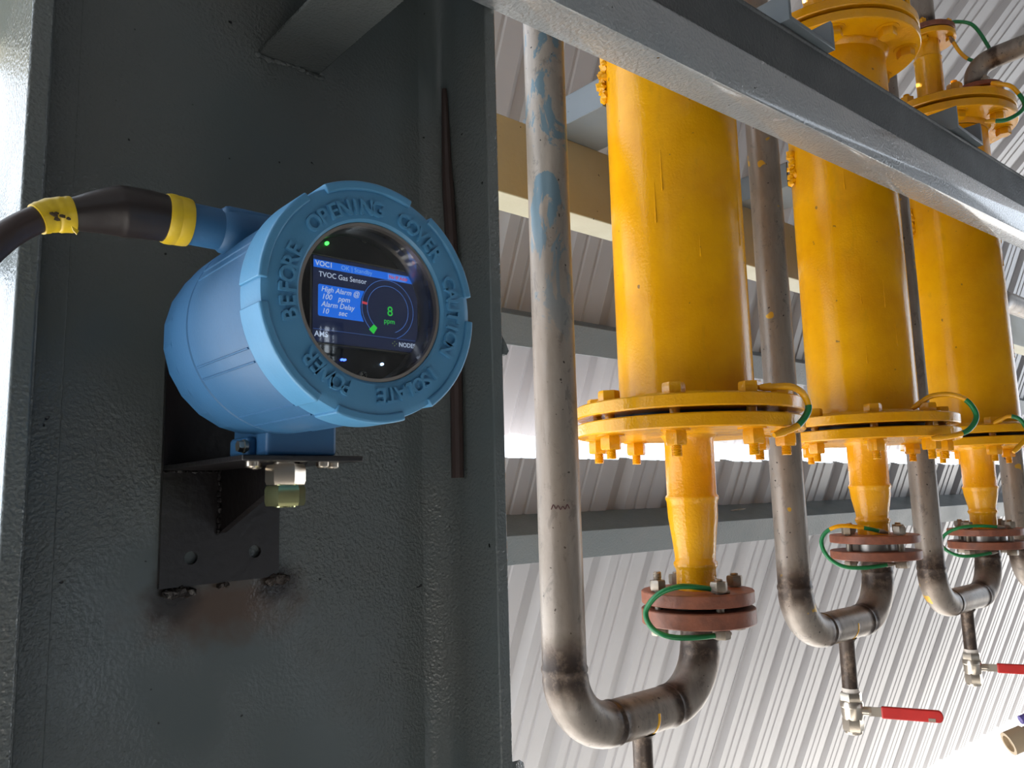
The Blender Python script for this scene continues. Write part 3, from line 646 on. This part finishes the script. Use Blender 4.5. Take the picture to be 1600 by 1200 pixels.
# per unit: big flange gap z, weld1, weld2, upper red disc (z0,z1), lower red disc
UD = [dict(g=1.618, w1=1.490, w2=1.384, ru=(1.3242,1.3440), rl=(1.2925,1.3170)),
      dict(g=1.621, w1=1.5015, w2=1.430, ru=(1.3840,1.4005), rl=(1.3500,1.3680)),
      dict(g=1.622, w1=1.491, w2=1.428, ru=(1.3680,1.3850), rl=(1.3340,1.3530))]
FR, BR = 0.184, 0.152
for i, cx_ in enumerate(CX):
    d = UD[i]; g = d['g']; c = (cx_, VY, 0); side = ['nearest, with the longest tapering outlet', 'middle of the three, between two stainless risers', 'farthest right of the three'][i]
    v = thing('pressure_vessel', (cx_, VY, d['ru'][0]), 'glossy yellow flanged pipe vessel, '+side, 'pressure vessel', 'row of yellow vessels')
    b = new(); lathe(b, c, [(0.085,g+0.020),(0.1105,g+0.026),(0.1105,g+0.030),(0.1105,2.462),(0.085,2.474)], 96)
    # paint runs
    rnd = random.Random(i+20)
    for k in range(7):
        a = R(rnd.uniform(190, 290)); z = rnd.uniform(1.75, 2.3); L = rnd.uniform(0.02, 0.07)
        px, py = cx_+0.1105*math.cos(a), VY+0.1105*math.sin(a)
        tube(b, [(px,py,z+L),(px,py,z+L*0.4),(px,py,z+0.003),(px,py,z)], [0.0004,0.0010,0.0017,0.0006], 8)
    shell = obj('shell', b, M_yel, v, 30)
    # bottom girth weld and flanges
    b = new(); ring_solid(b, c, 0.09, FR, g+0.0045, g+0.0245, 96, 'z', 0.002)
    lathe(b, c, [(0.1105,g+0.036),(0.1135,g+0.033),(0.118,g+0.026),(0.1185,g+0.0245)], 96); uf = obj('flange', b, M_yel2, v, 40)
    b = new(); ring_solid(b, c, 0.0, FR, g-0.0260, g-0.0045, 96, 'z', 0.002); lf = obj('blind_flange', b, M_yel2, v, 40)
    b = new(); cyl(b, c, 0.128, g-0.0045, g+0.0045, 64); obj('gasket', b, M_gasket, v)
    for k in range(8):
        a = R(30+45*k+i*2); b = new(); x, y = cx_+BR*math.cos(a), VY+BR*math.sin(a)
        bolt_mesh(b, x, y, g+0.0245, g-0.026, 0.030, True, 0.014+0.004*rnd.random(), 0.0082, rnd.random()); obj('bolt', b, M_yel2, uf)
    # outlet stub, weld, reducer, weld, spool
    b = new(); z0, w1, w2, zr = g-0.026, d['w1'], d['w2'], d['ru'][1]
    lathe(b, c, [(0.046,z0),(0.0425,z0-0.004),(0.0400,z0-0.008),(0.0400,w1+0.006),(0.0425,w1+0.003),(0.0430,w1-0.001),(0.0412,w1-0.005),(0.0405,w1-0.012),
                 (0.0400,w1*0.72+w2*0.28),(0.0345,w1*0.3+w2*0.7),(0.0325,w2+0.012),(0.0325,w2+0.006),(0.0348,w2+0.003),(0.0352,w2-0.001),(0.0335,w2-0.005),(0.0318,w2-0.008),(0.0318,zr)], 56)
    obj('outlet_reducer', b, M_yel2, v, 50)
    # red oxide flange under the reducer
    b = new(); ring_solid(b, c, 0.028, 0.089, d['ru'][0], d['ru'][1], 64, 'z', 0.0015); rf = obj('outlet_flange', b, M_rust, v, 40); tag(rf, 'flat red-brown primed flange')
    for k in range(4):
        a = R(-25+90*k+5*i); b = new(); bolt_mesh(b, cx_+0.069*math.cos(a), VY+0.069*math.sin(a), d['ru'][1], d['rl'][0], 0.0235, False, 0.013 if (k == 2 and i == 0) else 0.004, 0.0068, k*0.7, False); obj('bolt', b, M_bolt, rf)
    # top flange pair
    h = 2.496+0.004*i
    b = new(); ring_solid(b, c, 0.09, FR, h-0.0265, h-0.0045, 96, 'z', 0.002); lathe(b, c, [(0.1105,h-0.040),(0.1135,h-0.036),(0.118,h-0.029),(0.1185,h-0.0265)], 96); tf = obj('flange', b, M_yel2, v, 40)
    b = new(); ring_solid(b, c, 0.0, FR, h+0.0045, h+0.0260, 96, 'z', 0.002); obj('blind_flange', b, M_yel2, v, 40)
    b = new(); cyl(b, c, 0.128, h-0.0045, h+0.0045, 64); obj('gasket', b, M_gasket, v)
    for k in range(8):
        a = R(22+45*k+i*6); b = new(); x, y = cx_+BR*math.cos(a), VY+BR*math.sin(a)
        bolt_mesh(b, x, y, h+0.026, h-0.0265, 0.033, False, 0.010, 0.0082, rnd.random()); obj('bolt', b, M_yel2, tf)
    # centre inlet: yellow pipe, yellow flange
    ic = (cx_-0.018, VY+0.012, 0); iz = 2.757
    b = new(); lathe(b, ic, [(0.040,h+0.026),(0.0355,h+0.030),(0.0355,2.700),(0.0372,2.703),(0.0372,2.706),(0.0340,2.709),(0.0340,iz)], 48); fc = (ic[0]+0.008, ic[1]-0.004, 0); ring_solid(b, fc, 0.030, 0.071, iz, iz+0.016, 56)
    inl = obj('inlet_neck', b, M_yel2, v, 40)
    for k in range(4):
        a = R(10+90*k); b = new(); bolt_mesh(b, fc[0]+0.055*math.cos(a), fc[1]+0.055*math.sin(a), iz+0.0345, iz, 0.019, False, 0.006, 0.005, k, False); obj('bolt', b, M_yel2 if k else M_bolt, inl)
    # stainless pipe bolted on the inlet
    if i == 2: p = thing('inlet_pipe', (ic[0], ic[1], iz+0.019), 'stainless pipe with rusty flange standing on the '+['nearest','middle','farthest'][i]+' yellow vessel', 'pipe', 'pipes on top of the vessels')
    b = new(); ring_solid(b, fc, 0.0, 0.071, iz+0.0190, iz+0.0345, 56)
    if i == 2: obj('pipe_flange', b, M_rust, p, 40)
    b = new(); zs = [iz+0.0345, iz+0.05, iz+0.08, iz+0.12, 3.17-0.02*i]; tube(b, [(ic[0],ic[1],z) for z in zs], 0.0302, 32)
    if i == 2: obj('pipe', b, M_top, p)
    # side vent nozzle near the front of the cover flange
    nc = (cx_+0.010, 0.716, 0)
    b = new(); cyl(b, nc, 0.026, h+0.026, h+0.046, 32); ring_solid(b, nc, 0.0, 0.060, h+0.046, h+0.058, 48); obj('vent_neck', b, M_yel2, v, 40)
    e = thing('vent_pipe', (nc[0], nc[1], h+0.060), 'bent stainless vent pipe with rusty flange on the '+['nearest','middle','farthest'][i]+' vessel cover', 'pipe', 'vent pipes on the vessel covers')
    b = new(); ring_solid(b, nc, 0.0, 0.066, h+0.0600, h+0.0730, 48); obj('pipe_flange', b, M_rust, e, 40)
    for k in range(4):
        a = R(45+90*k); b = new(); bx, by = nc[0]+0.050*math.cos(a), nc[1]+0.050*math.sin(a); hexnut(b, (bx,by,0), 0.019, h+0.073, h+0.085, k); cyl(b, (bx,by,0), 0.005, h+0.0445, h+0.092, 12); hexnut(b, (bx,by,0), 0.019, h+0.046, h+0.036, k); obj('bolt', b, M_bolt, e)
    b = new(); pts = []; ht = []
    if i == 2:
        zt = h+0.147; rb_ = 0.045
        pts = [(nc[0],nc[1],h+0.072),(nc[0],nc[1],zt-rb_)]; ht = [0.9,0.6]
        for q in range(1, 9):
            a = PI/2*q/8; pts.append((nc[0], nc[1]-rb_*(1-math.cos(a)), zt-rb_+rb_*math.sin(a))); ht.append(0.2 if q < 7 else 0.7)
        for yy in (0.664,0.660,0.650,0.63,0.45,0.20): pts.append((nc[0], yy, zt+0.002)); ht.append({0.664:1,0.660:1,0.650:0.8,0.63:0.3}.get(yy, 0))
        tube(b, pts, 0.0285, 32)
    else:
        pts = [(nc[0],nc[1],h+0.073+0.04*q) for q in range(8)]; tube(b, pts, 0.0285, 32)
    obj('pipe', b, M_vent, e)
    if i == 0:                  # the nearest vessel's vent lies above the picture: leave its pipe out
        for o in list(e.children)+[e]: bpy.data.objects.remove(o)
    # support cradles on the two beams
    zf = 2.0137+0.149+0.0287*(cx_-0.547)+0.0022
    for (ya, yb_, zz, lab) in ((0.543, 0.706, zf, 'front'), (0.912, 1.130, z1+0.1500, 'back')):
        if i == 2 and lab == 'front': continue      # outside the frame
        hgt = 0.048 if lab == 'front' else 0.062
        b = new(); x0, x1, tt = cx_-0.060, cx_+0.075, 0.007
        prof = [(x0,zz),(x1,zz),(x1,zz+hgt*0.7),(x1-0.0015,zz+hgt*0.93),(x1-tt,zz+hgt),(x1-tt,zz+tt),(x0+tt,zz+tt),(x0+tt,zz+hgt),(x0+0.0015,zz+hgt*0.93),(x0,zz+hgt*0.7)]
        # legs of the cradle are cut with rounded ends
        extrude_poly(b, [(p_[0], ya, p_[1]) for p_ in prof], (0, yb_-ya, 0))
        o = obj('cradle_channel', b, M_steel_s)
        tag(o, 'short blue-grey channel cradle resting on the %s beam at the %s yellow vessel' % ('front' if lab == 'front' else 'rear', ORD[i]), 'bracket', 'channel cradles carrying the vessels')
        bevel(o, 0.001)
    # lugs welded on the shell above the cradles
    b = new(); rnd = random.Random(i)
    for k in range(16): blobmesh(b, (cx_-0.093+0.005*rnd.random(), VY+0.066+0.01*rnd.random(), 2.185+0.0048*k), 0.006+0.004*rnd.random(), i*50+k, 1)
    obj('weld_bead', b, M_yel2, v)

# ================================================================== RISER PIPES WITH U-BENDS
UB = [(0.785, 1.180, M_pipe_b), (1.384, 1.233, M_pipe), (1.987, 1.2215, M_pipe), (2.600, 1.225, M_pipe)]
for i, (x0, zb_, mt) in enumerate(UB):
    x1 = CX[i] if i < 3 else 2.969; PR = 0.0303; rb_ = 0.088
    lab = ['nearest stainless riser pipe with U-bend, patched with blue paint, beside the column',
           'second stainless riser pipe with U-bend, between the nearest and middle yellow vessels',
           'third stainless riser pipe with U-bend, between the middle and farthest yellow vessels',
           'rightmost stainless riser pipe, cut off by the right edge of the picture'][i]
    p = thing('riser_pipe', (x0, VY, zb_), lab, 'pipe', 'stainless riser pipes')
    b = new(); pts = []; rad = []; ht = []
    def add(q, r_=PR, h_=0.0): pts.append(q); rad.append(r_); ht.append(h_)
    zt = zb_+rb_
    if i < 3:
        for z in (3.12-0.03*i, 2.6, 2.1, 1.8, 1.6, zt+0.20, zt+0.10, zt+0.06): add((x0,VY,z))
    else:                       # the rightmost riser turns away out of the picture
        add((x0+0.9,VY,2.05)); add((x0+0.12,VY,2.05))
        for k in range(9): a = PI/2*k/8; add((x0+0.09*(1-math.sin(a)), VY, 1.96+0.09*math.cos(a)))
        for z in (1.8, 1.6, zt+0.20, zt+0.10, zt+0.06): add((x0,VY,z))
    add((x0,VY,zt+0.030),PR,0.35); add((x0,VY,zt+0.016),PR,0.85); add((x0,VY,zt+0.005),PR,1); add((x0,VY,zt+0.001),PR+0.0016,0.6); add((x0,VY,zt-0.003),PR+0.0016,0.9); add((x0,VY,zt-0.006),PR,1); 
    n = 14
    for k in range(1, n):
        a = PI/2*k/n; add((x0+rb_*(1-math.cos(a)), VY, zt-0.004-(rb_-0.004)*math.sin(a)), PR+0.0012, 0.55 if k < 3 else (0.15 if k < n-2 else 0.7))
    xm0, xm1 = x0+rb_, x1-rb_
    for (xx, r_, h_) in ((xm0-0.004,PR,1),(xm0,PR+0.0016,1),(xm0+0.003,PR+0.0014,.9),(xm0+0.007,PR,.95),(xm0+0.018,PR,.4),((xm0+xm1)/2,PR,.15),(xm1-0.018,PR,.4),(xm1-0.007,PR,.9),(xm1-0.003,PR+0.0014,.9),(xm1,PR+0.0016,1),(xm1+0.004,PR,1)): add((xx,VY,zb_), r_, h_)
    for k in range(1, n):
        a = PI/2*k/n; add((xm1+rb_*math.sin(a), VY, zt-0.004-(rb_-0.004)*math.cos(a)), PR+0.0012, 0.7 if k > n-4 else (0.25 if k > 2 else 0.7))
    zl = UD[i]['rl'][0] if i < 3 else 1.334
    for (z, r_, h_) in ((zt-0.004,PR,1),(zt,PR+0.0016,.7),(zt+0.003,PR+0.0014,.9),(zt+0.006,PR,1),(zt+0.014,PR,.8),(zl+0.001,PR,.6)):
        if z < zl+0.002: add((x1,VY,z), r_, h_)
    tube(b, pts, rad, 40)
    pipe = obj('pipe', b, stainless('weathered_stainless_riser', i == 0, i > 0, [('Z', zt, 0.055, None), ('X', xm0, 0.026, zb_+0.04), ('X', xm1, 0.026, zb_+0.04), ('Z', zb_-0.036, 0.014, None)]), p, 50)
    d = UD[i]['rl'] if i < 3 else (1.334,1.353)
    b = new(); ring_solid(b, (x1,VY,0), 0.025, 0.090, d[0], d[1], 64, 'z', 0.0015); 
    obj('pipe_flange', b, M_rust, p, 40)
    b = new(); cyl(b, (x1,VY,0), 0.050, d[1], d[1]+0.0155 if i else d[1]+0.0070, 40); obj('gasket', b, M_gasket if not i else M_silver, p)
    if i in (0, 1):   # yellow band of dripped paint on the horizontal run
        b = new(); xb = (xm0+xm1)/2+0.006
        lathe(b, (0,VY,zb_), [(PR+0.0001,xb-0.003),(PR+0.0007,xb-0.0015),(PR+0.0007,xb+0.0015),(PR+0.0001,xb+0.003)], 20, 'x', 0, R(170), R(285)); obj('paint_drip', b, M_drip, p)
    # drain pipe
    xd = (xm0+xm1)/2+(0.0 if i else -0.005); xd = {0: 0.938, 1: 1.560, 2: 2.170, 3: 2.785}[i]; drr = 0.0148; dl = 0.10
    zt_ = zb_-PR+0.004; zv = zt_-dl
    b = new(); lathe(b, (xd,VY,0), [(drr+0.005,zt_),(drr+0.002,zt_-0.004),(drr,zt_-0.007),(drr,zv),(0,zv)], 28); obj('drain_stub', b, M_drain, p)
    # ball valve (the first hangs below the picture, the last is outside it)
    if i in (0, 3): continue
    vv = thing('ball_valve', (xd, VY, zv), ['ball valve under the nearest U-bend, below the picture','ball valve with long red lever under the second U-bend','ball valve with red lever under the third U-bend, at the right edge','ball valve under the rightmost U-bend, outside the picture'][i], 'valve', 'drain valves')
    b = new(); c = (xd,VY,0); z = zv
    b2 = new(); cyl(b2, c, drr+0.0008, z-0.004, z+0.006, 28); obj('thread_tape', b2, M_ptfe, vv)
    hexnut(b, c, 0.036, z-0.020, z-0.002, 0.3)
    lathe(b, c, [(0,z-0.018),(0.0200,z-0.018),(0.0215,z-0.021),(0.0215,z-0.028),(0.0200,z-0.030),(0.0195,z-0.046),(0.0175,z-0.052),(0,z-0.052)], 28)
    hexnut(b, c, 0.034, z-0.074, z-0.048, 0.1)
    ring_solid(b, c, 0.010, 0.0165, z-0.079, z-0.072, 28)
    hd = Vector((0.43, -0.90, 0)).normalized()
    vb = obj('valve_body', b, M_nickel, vv, 30)
    b = new(); st0 = Vector((xd,VY,z-0.036)); tube(b, [st0+hd*0.012, st0+hd*0.030], 0.0085, 16); tube(b, [st0+hd*0.030, st0+hd*0.034], 0.0095, 6); 
    hz = Vector((-hd.y, hd.x, 0)); 
    def bar(bm, a, b_, wz, wt):
        A = st0+hd*a; B = st0+hd*b_
        hexa(bm, [A-hz*wt-Vector((0,0,wz)), B-hz*wt-Vector((0,0,wz)), B+hz*wt-Vector((0,0,wz)), A+hz*wt-Vector((0,0,wz)), A-hz*wt+Vector((0,0,wz)), B-hz*wt+Vector((0,0,wz)), B+hz*wt+Vector((0,0,wz)), A+hz*wt+Vector((0,0,wz))])
    bar(b, 0.028, 0.150, 0.0085, 0.0015); lev = obj('lever', b, M_nickel, vv)
    b = new(); out_ = []
    L0, L1, hw = 0.052, 0.158, 0.0112
    for q in range(9): a = -PI/2+PI*q/8; out_.append((L1-0.008+0.008*math.cos(a), hw*math.sin(a)))
    out_ += [(L0,hw),(L0,-hw)]
    extrude_poly(b, [st0+hd*s-hz*0.0045+Vector((0,0,u_)) for s, u_ in out_], hz*0.009); gr = obj('lever_grip', b, M_redgrip, lev); bevel(gr, 0.0025, 3)
    b = new(); A = st0+hd*0.138-Vector((0,0,0.0065)); hexa(b, [A+hd*s*0.006+hz*t_*0.0053+Vector((0,0,u_*0.003)) for s, t_, u_ in ((-1,-1,-1),(1,-1,-1),(1,1,-1),(-1,1,-1),(-1,-1,1),(1,-1,1),(1,1,1),(-1,1,1))]); obj('lock_tab', b, M_nickel, lev)
# scribbled ink on the nearest riser
b = new(); ink = [(836,800),(838,808),(841,801),(844,811),(848,803),(852,812),(856,806),(862,806),(867,800)]
ang = lambda k: R(205+k*6)
pts = [(0.785+0.0308*math.cos(ang(k)), VY+0.0308*math.sin(ang(k)), 1.483+(0.0032 if k % 2 else -0.0018)*(1+0.4*math.sin(k*2.1))) for k in range(9)]
tube(b, spline(pts, 5), 0.0006, 6); 
rp = [o for o in bpy.data.objects if o.name == 'riser_pipe'][0]; obj('ink_scribble', b, M_ink, rp)

# ================================================================== EARTH BONDING WIRES
def wire(pts, label, rad, mats, cut):
    """sheath in green with painted stretches"""
    e = thing('earth_wire', pts[0], label, 'wire', 'green earth bonding wires')
    sp_ = spline(pts, 8); n = len(sp_)
    segs = [(0, cut[0], mats[0]), (cut[0], cut[1], mats[1]), (cut[1], 1.0, mats[2])]
    for a, b_, m_ in segs:
        if b_-a < 0.01: continue
        b = new(); tube(b, sp_[int(a*(n-1)):int(b_*(n-1))+1], rad, 14); obj('wire_sheath', b, m_, e, 60)
    for q, nx in ((sp_[0], sp_[1]), (sp_[-1], sp_[-2])):
        dd = (q-nx).normalized(); b = new(); tube(b, [q-dd*0.004, q+dd*0.006, q+dd*0.016], [rad*1.25, rad*1.1, rad*0.7], 12); obj('crimp_lug', b, M_bolt if mats[0] is M_green else M_yel2, e)
G, Yl = M_green, M_yel2
wire([(1.062,.749,1.3485),(1.041,.762,1.3535),(1.003,.779,1.358),(0.983,.805,1.346),(0.978,.826,1.32),(0.975,.814,1.298),(0.981,.79,1.287),(1.011,.768,1.283),(1.062,.749,1.283)], 'green wire looped across the rusty outlet flange of the nearest vessel', 0.0042, (G,G,G), (.3,.6))
wire([(1.678,.779,1.409),(1.644,.803,1.418),(1.609,.83,1.422),(1.596,.855,1.409),(1.591,.863,1.386),(1.588,.848,1.358),(1.6,.824,1.341),(1.626,.794,1.338),(1.673,.766,1.342)], 'green wire with yellow smear looped across the middle outlet flange', 0.0042, (G,Yl,G), (.12,.33))
wire([(2.288,.759,1.391),(2.255,.792,1.395),(2.222,.825,1.392),(2.21,.856,1.376),(2.205,.869,1.353),(2.201,.851,1.332),(2.211,.825,1.321),(2.232,.798,1.322),(2.272,.774,1.327)], 'green wire looped across the farthest vessel\'s outlet flange', 0.0042, (G,G,G), (.3,.6))
wire([(1.061,.641,1.651),(1.095,.624,1.652),(1.121,.618,1.641),(1.124,.614,1.618),(1.098,.619,1.593),(1.069,.628,1.583)], 'yellow-painted wire with a green stretch over the big lower flange of the nearest vessel', 0.0052, (Yl,G,Yl), (.55,.82))
wire([(1.669,.673,1.663),(1.678,.652,1.677),(1.69,.62,1.677),(1.699,.594,1.662),(1.703,.582,1.632),(1.68,.59,1.605),(1.652,.608,1.594),(1.634,.627,1.591)], 'half green, half yellow wire arching beside the big lower flange of the middle vessel', 0.0052, (Yl,G,Yl), (.42,.80))
wire([(2.192,.698,1.655),(2.197,.679,1.663),(2.204,.658,1.654),(2.207,.647,1.63),(2.187,.643,1.607),(2.162,.657,1.583)], 'green and yellow wire at the big lower flange of the farthest vessel', 0.0052, (Yl,G,Yl), (.25,.80))
wire([(1.692,.698,2.475),(1.694,.666,2.478),(1.711,.65,2.495),(1.735,.643,2.537),(1.761,.657,2.597),(1.773,.683,2.639)], 'yellow-painted wire on the top flange of the middle vessel', 0.0055, (Yl,Yl,G), (.3,.72))
wire([(2.262,.638,2.535),(2.279,.611,2.520),(2.285,.59,2.471),(2.263,.594,2.440),(2.236,.619,2.420),(2.226,.650,2.425)], 'yellow and green wire curling over the top flange of the farthest vessel', 0.0055, (Yl,G,Yl), (.30,.95))
wire([(2.332,.770,2.796),(2.345,.740,2.793),(2.356,.707,2.770),(2.363,.683,2.711),(2.365,.676,2.674),(2.36,.694,2.656),(2.348,.723,2.672),(2.342,.742,2.700),(2.336,.756,2.738)], 'bright green wire loop at the small upper flange of the farthest vessel', 0.0050, (G,G,Yl), (.4,.78))

# ================================================================== PIPE END AT THE BOTTOM RIGHT
e = thing('pipe_end', (1.515, 0.515, 1.082), 'open tan socket end of a small pipe in the bottom right corner', 'pipe')
a = Vector((1.508,0.520,1.078)); dd = Vector((0.62,-0.55,0.30)).normalized()
b = new(); tube(b, [a, a+dd*0.03], 0.0185, 28, False); tube(b, [a, a+dd*0.012], 0.0130, 28, False)
x_, y_, _ = frame_of(dd)
R0 = [b.verts.new(a+(x_*math.cos(2*PI*k/28)+y_*math.sin(2*PI*k/28))*0.0185) for k in range(28)]; R1 = [b.verts.new(a+(x_*math.cos(2*PI*k/28)+y_*math.sin(2*PI*k/28))*0.013) for k in range(28)]
for k in range(28): b.faces.new((R0[k], R0[(k+1)%28], R1[(k+1)%28], R1[k]))
obj('socket', b, M_tan, e, 40)
b = new(); tube(b, [a+dd*0.008, a+dd*0.03, a+dd*0.30], 0.0150, 24); obj('pipe', b, M_tan, e)
b = new(); q = a+dd*0.045+Vector((0,0,0.016)); tube(b, [q-dd*0.004, q+Vector((0,0,0.014))], 0.006, 16); tube(b, [q+Vector((0,0,0.012))-dd*0.02, q+Vector((0,0,0.012))+dd*0.02], 0.007, 16); obj('small_tap', b, M_purple, e)
